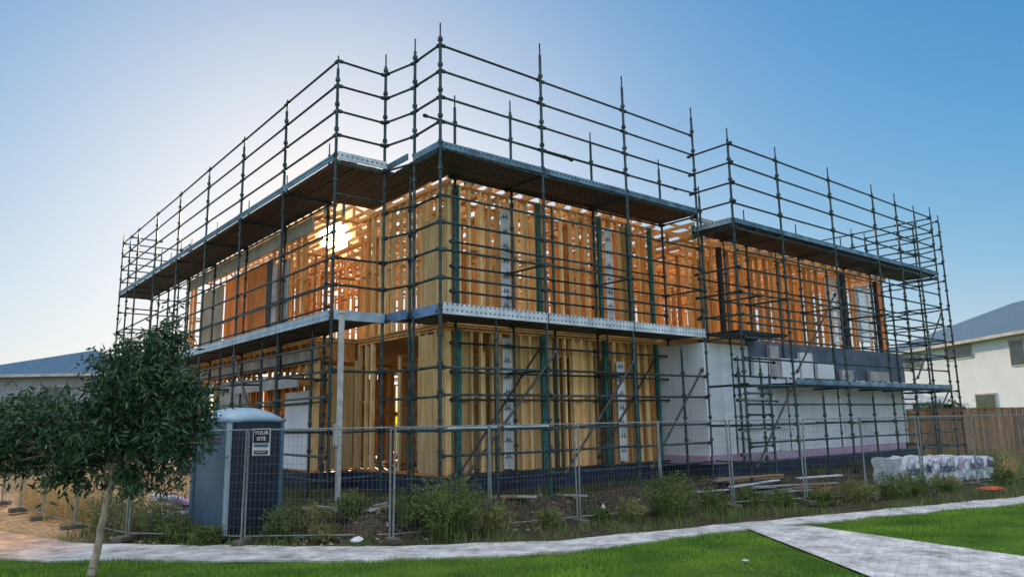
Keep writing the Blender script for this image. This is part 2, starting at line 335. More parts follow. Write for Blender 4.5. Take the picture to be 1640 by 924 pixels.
for a,b2 in zip(ua[:-1],ua[1:]):
    for z in (.85,1.3,1.75,2.4,2.9,3.9,4.56,5.1,5.62,6.15,7.05,7.62,8.14,8.68,9.22): Rl.append(rail((a,0,z),(b2,0,z)))
    for z in (.85,1.75,2.35,2.9,3.5,3.95,4.56,5.1,5.62,7.02): Rl.append(rail((max(a,1.0),1.17,z),(b2,1.17,z)))
Rl.append(rail((.3,1.1,8.2),(4.6,1.1,8.15))); Rl.append(rail((4.3,1.12,8.2),(8.6,1.1,8.15)))
for u in ua:
    for z in (1.75,2.9,3.93,5.1,7.03): Rl.append(rail((u,0,z),(u,1.17,z)))
P.append(post(0,.94,9.75)); P.append(post(-.2,1.8,9.7))
for z in (.85,1.75,2.35,2.9,3.9,4.56,5.1,5.62,6.15,7.05,7.62,8.14,8.68,9.22):
    Rl.append(rail((0,0,z),(0,.94,z))); Rl.append(rail((0,.94,z),(-.2,1.8,z)))
for a,b2 in zip(ua[:-1],ua[1:]):
    D+=deck_u(a+.02,b2-.02,.05,1.22,7.12); D+=deck_u(a+.02,b2-.02,.05,1.22,3.98)
    b_=B(); b_.box(a+.02,b2-.02,-.035,-.01,7.09,7.22); T.append((b_,3))
    b_=B(); b_.box(a+.02,b2-.02,-.06,-.035,3.87,4.08); T.append((b_,0))
D+=deck_v(.05,1.0,1.23,1.8,7.12,4); D+=deck_v(.05,1.0,1.23,1.8,3.98,4)
b_=B(); b_.box(-.035,-.01,.0,.92,7.09,7.22); T.append((b_,3)); b_=B(); b_.box(-.16,-.135,.95,1.8,7.09,7.22); T.append((b_,3))
b_=B(); b_.box(-.035,-.01,.0,.92,3.87,4.06); T.append((b_,2)); b_=B(); b_.box(-.16,-.135,.95,1.8,3.87,4.06); T.append((b_,2))
b_=B(); b_.box(-1.3,-.2,1.70,1.72,3.87,4.06); T.append((b_,1)); 
BR.append(rail((.5,-.05,.9),(2.85,-.05,3.3),.028)); BR.append(rail((2.95,-.05,.8),(5.2,-.05,3.2),.028)); BR.append(rail((5.6,-.05,.8),(7.7,-.05,3.1),.028))
BR.append(rail((5.3,1.3,1.0),(7.6,1.3,3.5),.026)); BR.append(rail((1.3,1.25,.9),(3.6,1.25,3.6),.026))
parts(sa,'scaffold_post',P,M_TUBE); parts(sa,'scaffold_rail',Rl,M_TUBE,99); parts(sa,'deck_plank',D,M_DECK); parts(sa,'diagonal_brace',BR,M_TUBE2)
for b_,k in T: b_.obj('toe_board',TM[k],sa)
b_=B(); b_.box(.15,2.6,-.02,.22,1.78,1.83); b_.obj('plank',M_TOER,sa); b_=B(); b_.box(-.02,.2,.1,1.7,1.78,1.82); b_.obj('plank',M_GALV,sa)
sb=empty('scaffolding',W(-1,11,ZB),'long steel tube scaffolding with plank decks along the shaded side','scaffolding','scaffolding around the house')
P=[];Rl=[];D=[];T=[];BR=[]
vb=[1.80,4.44,7.24,10.1,13.0,15.8,18.5,21.1]
for v in vb: P.append(post(-1.3,v,9.32 if v<20 else 9.6)); 
for v in vb[1:]: P.append(post(-.12 if v>5 else -.22,v,8.5))
for u,v,t in ((.9,21.1,9.6),(2.2,21.1,9.5),(.9,19.8,9.3),(2.2,19.8,8.6),(-1.3,19.8,9.3),(-.12,19.9,8.9),(-1.1,3.1,3.9),(-1.1,5.9,3.9),(-1.2,8.6,3.9),(-1.2,11.5,3.9)): P.append(post(u,v,t))
for a,b2 in zip(vb[:-1],vb[1:]):
    for z in (.85,1.3,1.75,2.4,2.9,3.4,3.9,4.56,5.1,5.62,7.05,7.62,8.14,8.68,9.22): Rl.append(rail((-1.3,a,z),(-1.3,b2,z)))
    for z in (1.75,2.4,2.9,3.4,3.95,4.56,5.1,7.02,8.0):
        if a>3: Rl.append(rail((-.12,a,z),(-.12,b2,z)))
    D+=deck_v(-1.26,-.14,a+.02,b2-.02,7.12); D+=deck_v(-1.26,-.14,a+.02,b2-.02,3.98)
    b_=B(); b_.box(-1.345,-1.32,a+.02,b2-.02,7.09,7.22); T.append((b_,3)); b_=B(); b_.box(-1.365,-1.34,a+.02,b2-.02,3.87,4.06); T.append((b_,1))
D+=deck_v(-.13,.95,1.84,4.4,7.12,5); 
for v in vb:
    for z in (2.9,3.93,7.03): Rl.append(rail((-1.3,v,z),(-.12,v,z)))
for z in (.9,1.75,2.9,3.9,4.56,5.1,5.62,6.4,7.05,7.62,8.14,8.68,9.22):
    if z not in(5.62,): Rl.append(rail((-1.3,1.8,z),(-.2,1.8,z)))
    Rl.append(rail((-1.3,21.1,z),(.9,21.1,z))); Rl.append(rail((.9,21.1,z),(2.2,21.1,z)))
    Rl.append(rail((.9,19.8,z),(.9,21.1,z)));Rl.append(rail((-1.3,19.8,z),(-.12,19.9,z)))
b_=B(); b_.box(-1.3,-.2,1.68,1.71,7.09,7.24); T.append((b_,0))
for a in (4.5,10.2,15.9): BR.append(rail((-1.36,a,.8),(-1.36,a+2.6,3.6),.028))
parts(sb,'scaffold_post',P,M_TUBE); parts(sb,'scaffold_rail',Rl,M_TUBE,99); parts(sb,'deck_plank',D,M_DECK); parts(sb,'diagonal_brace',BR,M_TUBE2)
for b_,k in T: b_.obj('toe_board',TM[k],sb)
b_=B(); b_.box(-1.42,-1.2,1.8,4.4,1.78,1.83); b_.obj('plank',M_GALV,sb)
sw=empty('scaffolding',W(14,-.6,ZB),'lower steel tube scaffolding with stepped plank decks beside the wing','scaffolding','scaffolding around the house')
P=[];Rl=[];D=[];T=[];BR=[]
uc=[7.94,10.12,12.9,15.6,17.2,19.95]; V0=-1.05; V1=.1
for u in uc: P.append(post(u,V0,9.08))
for u in (8.2,10.2,12.9,15.6,17.4,19.95): P.append(post(u,V1,7.9 if u<9 else 7.6))
for u,v in ((19.95,1.8),(19.95,3.6),(21,-.0),(21,1.8),(18.6,V0),(20.6,V0)): P.append(post(u,v,8.9))
for u in (9.0,11.5,14.3,18.6): P.append(post(u,V1-.1,6.6))
P.append(post(9.0,V0,3.2)); P.append(post(8.45,V0+.5,3.4)); P.append(post(9.5,V0+.55,3.4)); P.append(post(11.5,V0,2.7)); P.append(post(14.3,V0,2.7))
for a,b2 in zip(uc[:-1],uc[1:]):
    for z in (.85,1.3,1.7,2.2,2.65,3.3,3.8,4.35,4.9,5.5,5.95,6.5,7.15,7.65,8.17,8.68): Rl.append(rail((a,V0,z),(b2,V0,z)))
    for z in (1.2,1.9,2.4,3.4,4.4,4.9,5.4): Rl.append(rail((a,V1,z),(b2,V1,z)))
    D+=deck_u(a+.02,b2-.02,V0+.04,V1+.12,6.66)
    b_=B(); b_.box(a+.02,b2-.02,V0-.035,V0-.01,6.63,6.75); T.append((b_,3))
    if a>9:
        D+=deck_u(a+.02,b2-.02,V0+.04,V1-.15,2.75,4); b_=B(); b_.box(a+.02,b2-.02,V0-.06,V0-.035,2.70,2.84); T.append((b_,3))
D+=deck_u(7.96,10.1,V0+.04,V1-.06,3.98); 
b_=B(); b_.box(7.9,7.925,V0,V1,6.62,6.76); T.append((b_,1))
for z in (.85,1.7,2.65,3.8,4.35,4.9,5.5,6.5,7.15,7.65,8.17,8.68):
    Rl.append(rail((7.94,V0-.12,z),(7.93,.2,z))); Rl.append(rail((19.95,V0,z),(19.95,V1,z))); Rl.append(rail((19.95,V1,z),(19.95,1.8,z)));Rl.append(rail((19.95,1.8,z),(19.95,3.6,z)))
    Rl.append(rail((19.95,V1,z),(21,0,z))); Rl.append(rail((21,0,z),(21,1.8,z))); Rl.append(rail((20.6,V0,z),(21,0,z)))
for u in uc+[9.0]:
    for z in (2.65,1.7,6.55,4.9): Rl.append(rail((u,V0,z),(u,V1,z)))
for z in (1.2,1.95,2.2,2.45): Rl.append(rail((7.94,V0,z),(9.0,V0,z)))
for z in (1.0,1.6,2.3,2.9,3.3): Rl.append(rail((8.3,V0+.5,z),(10.2,V0+.55,z)))
BR.append(rail((8.1,V0-.05,.7),(9.9,V0-.05,2.6),.026)); BR.append(rail((17.2,V0-.05,.9),(19.7,V0-.05,2.7),.026)); BR.append(rail((10.2,V0-.05,3.0),(12.6,V0-.05,5.3),.026)); BR.append(rail((17.3,V0-.05,3.0),(19.8,V0-.05,5.3),.026))
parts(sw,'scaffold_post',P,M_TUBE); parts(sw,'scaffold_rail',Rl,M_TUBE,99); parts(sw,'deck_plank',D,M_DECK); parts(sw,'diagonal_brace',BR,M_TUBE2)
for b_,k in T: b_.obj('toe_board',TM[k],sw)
for z,u in ((2.3,9.0),(1.55,9.2),(1.0,9.1)):
    b_=B(); b_.box(8.1,u+.8,V0+.05,V0+.3,z,z+.05); b_.obj('step_plank',M_GALV,sw)
# ---------------------------------------------------------------- house under construction
H=empty('unfinished_house',W(6,6,.4),'two storey timber framed house under construction with open stud walls','house')
ST=[];PL=[];NG=[];STF=[]
def swall(ax,fx,a0,a1,z0,z1,sp=.45,nog=True,skip=(),front=False):
    n=max(1,int(round((a1-a0)/sp)))
    for i in range(n+1):
        a=a0+(a1-a0)*i/n
        if any(s0<a<s1 for s0,s1 in skip): continue
        w=.024; b_=B()
        if random.random()<.18: w=.045
        a+=random.uniform(-.04,.04) if 0<i<n else 0
        if ax=='u': b_.box(a-w,a+w,fx,fx+.09,z0+.045,z1-.045)
        else: b_.box(fx,fx+.09,a-w,a+w,z0+.045,z1-.045)
        if not blocks_light(*b_.bb): (STF if front else ST).append(b_)
        if nog and i<n and not any(s0<a+(a1-a0)/n<s1 for s0,s1 in skip):
            zz=z0+(z1-z0)*(.5 if i%2 else .53); a2=a0+(a1-a0)*(i+1)/n-.045; b_=B()
            if ax=='u': b_.box(a+w+.004,a2-w-.004,fx+.004,fx+.086,zz,zz+.045)
            else: b_.box(fx+.004,fx+.086,a+w+.004,a2-w-.004,zz,zz+.045)
            if not blocks_light(*b_.bb): NG.append(b_)
    for z in (z0,z1-.045):
        m_=8; 
        for k in range(m_):
            c0=a0-.05+(a1-a0+.1)*k/m_; c1=a0-.05+(a1-a0+.1)*(k+1)/m_
            b_=B()
            if ax=='u': b_.box(c0,c1,fx-.002,fx+.092,z,z+.045)
            else: b_.box(fx-.002,fx+.092,c0,c1,z,z+.045)
            if not blocks_light(*b_.bb,e=.25): PL.append(b_)
G0,G1,F0_,F1=.8,3.45,3.93,7.0
for z0,z1,fl in ((G0,G1,0),(F0_,F1,1)):
    swall('u',1.45,1.2,7.8,z0,z1 if fl else 3.84,.27,front=True)
    if fl: swall('v',1.1,1.5,5.3,z0,z1,.32,front=True)
    else: swall('v',1.1,1.5,5.3,z0,3.84,.35,skip=((2.75,4.6),),front=True)
    swall('u',5.4,.1,1.1,z0,z1,.45)
    swall('v',0,5.5,16,z0,z1,.4,skip=((8.6,15.2),) if fl else ((8.7,9.4),(12.5,14.5)) )
    swall('u',16,.2,7.8,z0,z1,.45)
    swall('v',8.0,1.6,16,z0,z1,.45)
    if fl: swall('u',2.5,1.3,3.3,z0,z1,.3)
    swall('u',2.4,4.4,7.7,z0,z1,.3)
    for vv in (3.6,6.6,9.5,12.5): swall('u',vv,1.3 if vv<5 else (.2 if not fl else 1.3),7.8,z0,z1,.5,skip=((3,4),))
    for uu in (2.2,3.4,5.7): swall('v',uu,1.7,15.8,z0,z1,.5,skip=((4.5,5.6),))
swall('u',.5,8.1,19,3.98,6.5,.36,skip=((15.0,15.9),(16.9,18.3)))
swall('u',9,8.1,19,3.98,6.5,.45); swall('v',19,.6,8.9,3.98,6.5,.45)
for vv in (1.7,3.6,5.8): swall('u',vv,8.2,18.8,3.98,6.5,.5,skip=((11,12),))
for uu in (10.5,13.3,16.3): swall('v',uu,.7,8.8,3.98,6.5,.5,skip=((3.2,4.4),))
swall('u',3.2,8.2,18.8,.8,3.4,.5); swall('v',19,.2,8.9,.8,3.4,.45)
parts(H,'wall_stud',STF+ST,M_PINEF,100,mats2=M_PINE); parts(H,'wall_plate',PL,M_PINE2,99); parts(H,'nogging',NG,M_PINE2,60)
def hb(name,mt,*a,label=None):
    b_=B(); b_.box(*a); return b_.obj(name,mt,H,label=label)
for (u0,u1) in ((1.25,1.75),(2.95,3.55),(3.57,4.15),(4.7,5.5),(6.4,7.0),(7.02,7.6)): hb('plywood_sheet',M_PLY,u0,u1,1.545,1.556,.85,3.8)
for (u0,u1) in ((1.2,1.5),(6.45,7.0)): hb('plywood_sheet',M_PLY,u0,u1,1.545,1.556,4.0,6.9)
for k in range(6): hb('plywood_sheet',M_PLY,1.3+k*1.08,2.36+k*1.08,2.56,2.572,.85,3.4)
hb('plywood_sheet',M_PLY,3.0,4.3,6.55,6.562,.85,3.4)
hb('plywood_sheet',M_PLY,1.085,1.097,1.5,2.3,4.0,6.3); hb('plywood_sheet',M_PLY,1.085,1.097,1.5,2.5,.85,3.75)
hb('plywood_sheet',M_PLYO,.12,.132,8.75,10.6,4.0,6.5); hb('plywood_sheet',M_PLYO,.12,.132,10.62,12.6,4.0,6.5); hb('plywood_sheet',M_PLYG,.1,.112,12.7,15.1,4.0,6.4,label='pale weathered grey sheet')
hb('plywood_sheet',M_PLY,.3,1.0,5.36,5.375,.85,3.3)
hb('floor_sheet',M_PLY,1.15,7.95,1.5,16,3.88,3.925); hb('floor_sheet',M_PLY,.05,1.12,5.45,16,3.88,3.925); hb('floor_sheet',M_PLY,8.1,19,.55,9,3.93,3.975)
J=[]
for i in range(24):
    b_=B(); b_.box(.02,1.1,5.5+i*.45,5.545+i*.45,3.46,3.87); J.append(b_)
parts(H,'floor_joist',J,M_PINE2,60)
hb('ground_slab',M_SLAB,1.0,7.98,1.35,16.1,.2,.79); hb('ground_slab',M_SLAB,-.1,.99,5.3,16.1,.2,.79)
hb('ground_slab',M_SLAB,8.0,19.2,-.08,9.1,.2,.775)
hb('fascia_beam',M_GREYB,-.09,-.03,5.6,16.2,6.62,6.98); hb('fascia_beam',M_GREYB,-.09,-.03,5.2,16.2,3.35,3.65); hb('fascia_beam',M_GREYB,-.6,-.55,5.0,9.6,2.75,3.0)
for k in range(10): hb('floor_joist',M_PINE2,-.54,-.03,5.1+k*.48,5.15+k*.48,2.8,2.95)
hb('wall_panel',M_WHITE,-.05,-.02,5.6,7.0,.85,2.7); hb('wall_panel',M_GREYB,-.05,-.02,9.6,12.3,.85,3.2)
hb('wall_panel',M_GREYB,-.05,-.02,7.1,7.35,4.0,6.2); hb('wall_panel',M_GREYB,-.05,-.02,7.9,8.2,4.0,6.2); hb('wall_panel',M_DARK,-.03,-.018,8.3,8.65,4.0,6.4)  # the M_DARK sheet paints the shade inside an opening
for u in (1.28,3.62,5.66,6.75,7.6):
    hb('steel_post',M_TEAL,u,u+.11,1.36,1.44,3.99,6.95); hb('steel_post',M_TEAL,u+.05,u+.15,1.36,1.44,.8,3.82)
for u,z0,z1 in ((2.5,4.15,6.6),(2.5,.9,3.7),(5.85,4.1,6.7),(6.1,.9,3.3)):
    s_=hb('wrap_strip',M_FOIL,u,u+.26,1.33,1.345,z0,z1)
    z=z0+.25
    while z<z1-.1:
        q=B(); vs_,fs_=text_mesh('-H-',.17,W(u+.13,1.325,z),RU3,(0,0,1),.002); q.add(vs_,fs_); z+=.34
        q.obj('printed_mark',M_INK,H)
def truss_v(u,v0,v1,z0,z1):
    b_=B(); n=max(2,int((v1-v0)/.9)); st=(v1-v0)/n
    b_.box(u-.021,u+.021,v0,v0+.09,z0+.09,z1-.09,1)
    for i in range(n):
        a=v0+i*st
        for zz in (z0,z1-.09):
            if not blocks_light(u-.02,u+.02,a,a+st,zz,zz+.09,.2): b_.box(u-.022,u+.022,a,a+st,zz,zz+.09)
        if blocks_light(u-.02,u+.02,a,a+st,z0+.12,z1-.12,.28): continue
        d=W(u,a+st,z1-.09)-W(u,a,z0+.09); c=(W(u,a+st,z1-.05)+W(u,a,z0+.05))/2
        b_.obox(c,d,.038,.07,d.length,0)
        b_.box(u-.02,u+.02,a+st-.09,a+st,z0+.09,z1-.09,0)
    return b_
TR=[truss_v(1.2+i*.56,1.4,16,7.02,7.62) for i in range(13)]+[truss_v(.2+i*.5,5.45,16,7.02,7.6) for i in range(2)]
for b_ in TR: b_.obj('roof_truss',[M_PINE,M_TEAL],H)
TR=[truss_v(8.2+i*.6,.3,9,6.52,6.98) for i in range(19)]
for b_ in TR: b_.obj('roof_truss',[M_PINE,M_TEAL],H)
for u0,u1,v0 in ((1.3,2.6,1.7),(3.6,5.2,1.9),(6.2,7.6,1.7),(2.6,3.4,3.5)):
    b_=B(); 
    for z in (7.68,7.95): b_.box(u0,u1,v0,v0+.09,z,z+.06)
    k=u0
    while k<u1: b_.box(k,k+.05,v0+.003,v0+.087,7.62,7.95); k+=.25
    b_.obj('parapet_frame',M_TEAL,H)
hb('eave_batten',M_GREYB,8.0,19.3,.2,.28,6.99,7.1); hb('eave_batten',M_PINE,8.0,19.3,.9,.95,7.0,7.05); hb('eave_batten',M_PINE,8.0,19.3,1.6,1.65,7.0,7.05)
u=7.95; k=0
while u<18.2:
    hb('wall_panel',M_WHITE,u,u+.592,0-.006*(k%3),.08,.98,2.93 if u>9.5 else 3.75); u+=.6; k+=1
for v in (.0,.5,1.0): hb('wall_panel',M_WHITE,7.84,7.92,v+.003,v+.49,.98,3.75)
hb('foam_edge',M_PINK,7.9,18.3,-.1,-.02,.79,.97); hb('foam_edge',M_PINK,7.76,7.835,0,1.4,.79,.97)
hb('wrap_band',M_NAVY,9.75,19.05,.02,.06,2.96,3.93)
for i,(u,w_,h_,mt) in enumerate(((9.85,.75,.50,0),(10.65,.45,.85,1),(11.2,.9,.52,0),(12.2,.65,.72,0),(13.1,.95,.45,0),(14.5,.7,.3,1),(16.3,1.3,.3,1))):
    hb('wall_block',[M_WHITE,M_GREYB][mt],u,u+w_,-.1,.0,2.965,2.965+h_)
for u in (9.3,15.95,18.35): hb('steel_column',M_DARK,u,u+.14,.38,.48,3.99,6.48)
def window(u0,u1,z0,z1,v):
    w=empty('window',W(u0,v,z0),'x','x'); del w['label']; del w['category']; w.parent=H; w.location=W(u0,v,z0)-H.location
    f=B(); t=.06
    f.box(u0,u1,v,v+.07,z0,z0+t); f.box(u0,u1,v,v+.07,z1-t,z1); f.box(u0,u0+t,v+.002,v+.068,z0+t,z1-t); f.box(u1-t,u1,v+.002,v+.068,z0+t,z1-t); f.box(u0+t,u1-t,v+.004,v+.066,(z0+z1)/2-.02,(z0+z1)/2+.02)
    def put(b_,n,mt):
        o=b_.obj(n,mt); o.parent=w; o.location=o.location-W(u0,v,z0); 
    put(f,'frame',M_FRAMEW); g_=B(); g_.box(u0+t,u1-t,v+.03,v+.036,z0+t,z1-t); put(g_,'glass_pane',M_GLASS)
window(15.05,15.85,4.15,6.3,.42); window(16.95,18.2,4.3,6.2,.42)
q=B(); q.box(-1.30,-1.21,1.42,1.50,0,3.95); q.box(-1.32,-1.19,1.40,1.52,3.95,4.0); q.box(-1.345,-1.304,1.39,1.53,1.5,1.9)
tag(bev(q.obj('square_post',mat('white_post_paint',(.48,.50,.50),(.30,.32,.33),rough=.6,scale=6))),'tall pale square temporary post beside the scaffold corner','post')
# ---------------------------------------------------------------- temporary fence
FP=[(-13.2,19.6),(-11.6,17.9),(-10.0,16.2),(-8.4,14.6),(-6.6,13.05),(-4.41,12.42),(-2.0,12.35),(-.45,13.22),(1.16,14.15),(2.89,15.15),(4.57,16.1),(6.3,16.6),(7.9,17.2),(9.9,18.5),(12.0,19.8),(14.4,21.3),(16.8,22.8),(19.2,24.3)]
FH=1.85
for i,(a,b2) in enumerate(zip(FP[:-1],FP[1:])):
    a=Vector((a[0],a[1],0)); b2=Vector((b2[0],b2[1],0)); d=(b2-a); L=d.length; d.normalize(); A=a+d*.03; Bp=b2-d*.03
    lean=d.cross(Vector((0,0,1)))*[.0,.05,-.04,.02,-.03][i%5]
    up=Vector((0,0,1))
    e=empty('temporary_fence_panel',(a+b2)/2,'galvanised wire mesh temporary fence panel around the building site','fence','temporary fence panels around the site')
    q=B()
    q.tube(A+up*.06,A+lean+up*FH,.018,8); q.tube(Bp+up*.06,Bp+lean+up*FH,.018,8)
    q.tube(A+lean+up*(FH-.02),Bp+lean+up*(FH-.02),.012,8); q.tube(A+up*.15,Bp+up*.15,.011,8)
    q.obj('tube_frame',M_FENCE,e,smooth=False)
    q=B(); nvw=int(L/.075)
    for k in range(1,nvw):
        p=A+(Bp-A)*(k/nvw); q.tube(p+up*.15,p+lean+up*(FH-.02),.0024,3,cap=False)
    for k in range(1,12):
        z=.15+(FH-.17)*k/12; q.tube(A+lean*(z/FH)+up*z,Bp+lean*(z/FH)+up*z,.0024,3,cap=False)
    q.obj('wire_mesh',M_WIRE,e)
    n=d.cross(up); q=B(); q.obox(a+up*.06,n,.18,.1,.45); o=q.obj('foot_block',M_BLOCK,e); bev(o,.02)
sd=(Vector(FP[6]+(0,))-Vector(FP[5]+(0,))).normalized(); sn=Vector((sd.y,-sd.x,0)); spos=Vector(FP[5]+(0,))+sd*.12+sn*.06
se=empty('site_sign',spos+Vector((.15,0,1.4)),'black and white YOUR SITE sign hung on the mesh fence','sign')
def signbox(x0,x1,z0,z1,off,name,mt):
    q=B(); P=[]
    for z in(z0,z1):
        for x,o in((x0,off+.006),(x1,off+.006),(x1,off),(x0,off)): P.append(spos+sd*x+sn*o+Vector((0,0,z)))
    q.hexa(P); return q.obj(name,mt,se)
signbox(.0,.29,1.42,1.85,0,'backing_board',M_FRAMEW); signbox(.014,.276,1.62,1.836,.008,'black_panel',M_INK); signbox(.03,.26,1.555,1.60,.008,'blue_panel',M_BLUEL); signbox(.03,.26,1.44,1.50,.008,'black_strip',M_INK)
q=B()
for t,z,s_ in (('YOUR',1.78,.085),('SITE',1.685,.085),('SITE SAFETY',1.47,.034)):
    a_,f_=text_mesh(t,s_,spos+sd*.145+sn*.0165+Vector((0,0,z)),sd,(0,0,1),.001); q.add(a_,f_)
q.obj('lettering',M_FRAMEW,se)
# ---------------------------------------------------------------- portable toilet
az=rad(127); nr=Vector((math.sin(az),math.cos(az),0)); tr=Vector((-nr.y,nr.x,0))
PC=Vector((-4.92,13.45,0)); hw=.52
te=empty('portable_toilet',PC,'dark blue plastic portable toilet with a pale domed roof','portable toilet')
def tb(x0,x1,y0,y1,z0,z1,name,mt,bv=.0):
    q=B(); P=[]
    for z in(z0,z1):
        for x,y in((x0,y0),(x1,y0),(x1,y1),(x0,y1)): P.append(PC+tr*x-nr*y+Vector((0,0,z)))
    q.hexa(P); o=q.obj(name,mt,te)
    if bv: bev(o,bv,3)
    return o
tb(-hw,hw,-hw,hw,.1,2.0,'cabin_wall',M_BLUE,.04); tb(-hw-.02,hw+.02,-hw-.02,hw+.02,0.02,.12,'base_skid',M_DARK,.02)
tb(-hw-.012,-hw-.002,-hw+.08,hw-.08,.2,1.95,'side_panel',M_BLUEL)  # lighter copy of the cabin blue, paints in the light on this face
for s_ in (-1,1):
    tb(s_*hw-.035,s_*hw+.035,-hw-.03,-hw+.05,.1,2.02,'corner_post',M_EDGE if s_<0 else M_BLUEL,.015)
tb(-hw-.05,-hw+.03,hw-.05,hw+.03,.1,2.02,'corner_post',M_BLUEL,.015)
tb(-.42,.42,-hw-.02,-hw-.003,.2,1.93,'door',M_BLUE,.008)
for k in range(5): tb(-.3+k*.13,-.24+k*.13,-hw-.032,-hw-.021,.35,1.2,'door_rib',M_BLUE,.004)
tb(.30,.36,-hw-.05,-hw-.021,1.0,1.15,'handle',M_DARK,.005)
for k in range(4): tb(-hw-.02,-hw-.0125,-.3,.3,1.6+k*.07,1.63+k*.07,'vent_slot',M_DARK)
q=B(); n=9
for k in range(n):
    for j in range(n):
        x=-1+2*k/(n-1); y=-1+2*j/(n-1); z=2.02+.2*(1-abs(x)**3.0)*(1-abs(y)**3.0)
        p=PC+tr*x*(hw+.06)-nr*y*(hw+.06); q.v.append((p.x,p.y,z))
for k in range(n-1):
    for j in range(n-1): q.f.append((k*n+j,(k+1)*n+j,(k+1)*n+j+1,k*n+j+1)); q.m.append(0)
o=q.obj('domed_roof',M_ROOFW,te,smooth=True); md=o.modifiers.new('s','SOLIDIFY'); md.thickness=.07; md.offset=-1
# ---------------------------------------------------------------- tree
def leaf_tris(C,nl,rad_,ln,wd,rs,droop=.5):
    n=len(C)*nl; c=np.repeat(C,nl,0)+rs.normal(0,1,(len(C)*nl,3))*np.repeat(rs.uniform(.5,1.5,len(C)),nl)[:,None]*rad_
    d=rs.normal(0,1,(n,3)); d[:,2]-=droop; d/=np.linalg.norm(d,axis=1)[:,None]
    s_=np.cross(d,rs.normal(0,1,(n,3))); s_/=np.linalg.norm(s_,axis=1)[:,None]+1e-6
    L=ln*rs.uniform(.6,1.3,n)[:,None]; w=wd*rs.uniform(.7,1.2,n)[:,None]
    p0=c; p1=c+d*L*.45+s_*w; p2=c+d*L; p3=c+d*L*.45-s_*w
    return np.stack([p0,p1,p2,p0,p2,p3],1).reshape(-1,3)
def limb(q,p0,p1,r0,r1,seg=5,wob=.05,rs=random):
    p0=Vector(p0);p1=Vector(p1); prev=p0; 
    for i in range(1,seg+1):
        t=i/seg; p=p0.lerp(p1,t)
        if i<seg: p+=Vector((rs.uniform(-wob,wob),rs.uniform(-wob,wob),rs.uniform(-wob,wob)))
        q.tube(prev,p,r0+(r1-r0)*(i-1)/seg,8,0,r0+(r1-r0)*t,cap=False); prev=p
TX=-5.60
te2=empty('street_tree',(TX,10.2,0),'young street tree with dark narrow leaves and thin pale trunk','tree')
q=B(); rs=np.random.RandomState(3)
T0=Vector((TX,10.2,-.05)); T1=Vector((-5.40,10.2,1.25)); limb(q,T0,T1,.055,.042,8,.012)
lobes=[((-4.95,10.15,2.4),(.62,.6,.62),120),((-4.9,10.2,2.98),(.40,.4,.42),40),((-5.4,10.2,2.65),(.4,.4,.38),30),((-6.2,10.2,2.05),(.8,.55,.38),74),((-5.6,10.1,1.85),(.7,.6,.5),80),((-4.65,10.1,1.75),(.55,.5,.42),62),((-6.85,10.2,1.65),(.55,.4,.30),46),((-4.5,10.1,2.25),(.42,.4,.42),38),((-5.0,10.2,1.3),(.7,.4,.3),34),((-6.1,10.2,1.4),(.7,.4,.3),34)]
CL=[]
for c,r_,n_ in lobes:
    for k in range(n_):
        d=rs.normal(0,1,3); d/=np.linalg.norm(d); rr=rs.uniform(.3,1.2); p=np.array(c)+d*np.array(r_)*rr; CL.append(p)
    e_=Vector(c); mid=T1+(e_-T1)*.5+Vector((0,0,.1)); limb(q,T1-Vector((0,0,.1)),mid,.026,.018,4,.03); limb(q,mid,e_,.018,.008,4,.04)
    for k in range(14):
        p=Vector(CL[-1-k*2]); limb(q,mid.lerp(e_,rs.uniform(.1,1)),p,.009,.003,3,.04)
q.obj('trunk',M_BARK,te2,smooth=True)
V=leaf_tris(np.array(CL),36,.072,.12,.016,rs,.7)
V-=np.array([TX,10.2,0]); o=tri_obj('crown',V,M_LEAF); o.parent=te2
# ---------------------------------------------------------------- weeds
def weed(x,y,w,h,mt,n=160,seed=0,label='wispy green weed bush growing at the site fence',leaf=True,name='weed_bush',grp='weeds along the fence'):
    rs=np.random.RandomState(seed); z0=float(hgt(np.array([x]),np.array([y]))[0]); V=[]
    for k in range(n):
        a=rs.uniform(0,6.28); r0=w*.25*rs.uniform(0,1); bx=x+math.cos(a)*r0; by=y+math.sin(a)*r0
        r1=w*.5*rs.uniform(.2,1); hh=h*rs.uniform(.45,1.05)*(1-.35*(r1/(w*.5))**2); ex=x+math.cos(a)*r1; ey=y+math.sin(a)*r1
        pts=[]
        for t in (0,.35,.7,1): pts.append(np.array([bx+(ex-bx)*t**1.6,by+(ey-by)*t**1.6,z0-.02+hh*math.sin(t*1.45)]))
        ww=.006
        for i in range(3):
            p,q_=pts[i],pts[i+1]; sd_=np.array([math.sin(a),-math.cos(a),0])*ww*(1-.25*i)
            V+=[p-sd_,p+sd_,q_+sd_*.6, p-sd_,q_+sd_*.6,q_-sd_*.6]
        if leaf:
            for j in range(11):
                t=rs.uniform(.15,1); i=min(2,int(t*3)); p=pts[i]+(pts[i+1]-pts[i])*(t*3-i)
                d=rs.normal(0,1,3); d[2]+=.4; d/=np.linalg.norm(d); L=rs.uniform(.04,.10); s2=np.cross(d,rs.normal(0,1,3)); s2/=np.linalg.norm(s2); s2*=.010
                V+=[p,p+d*L*.5+s2,p+d*L, p,p+d*L,p+d*L*.5-s2]
    V=np.array(V)-np.array([x,y,z0]); o=tri_obj(name,V,mt); o.location=(x,y,z0); tag(o,label,'weeds',grp); return o
weed(-1.15,12.75,1.8,1.05,M_WEED,420,1)
weed(-1.85,12.75,1.0,.65,M_WEED,130,2); weed(-.35,13.1,.9,.65,M_WEEDP,120,3,label='pale drying weed bush growing at the site fence')
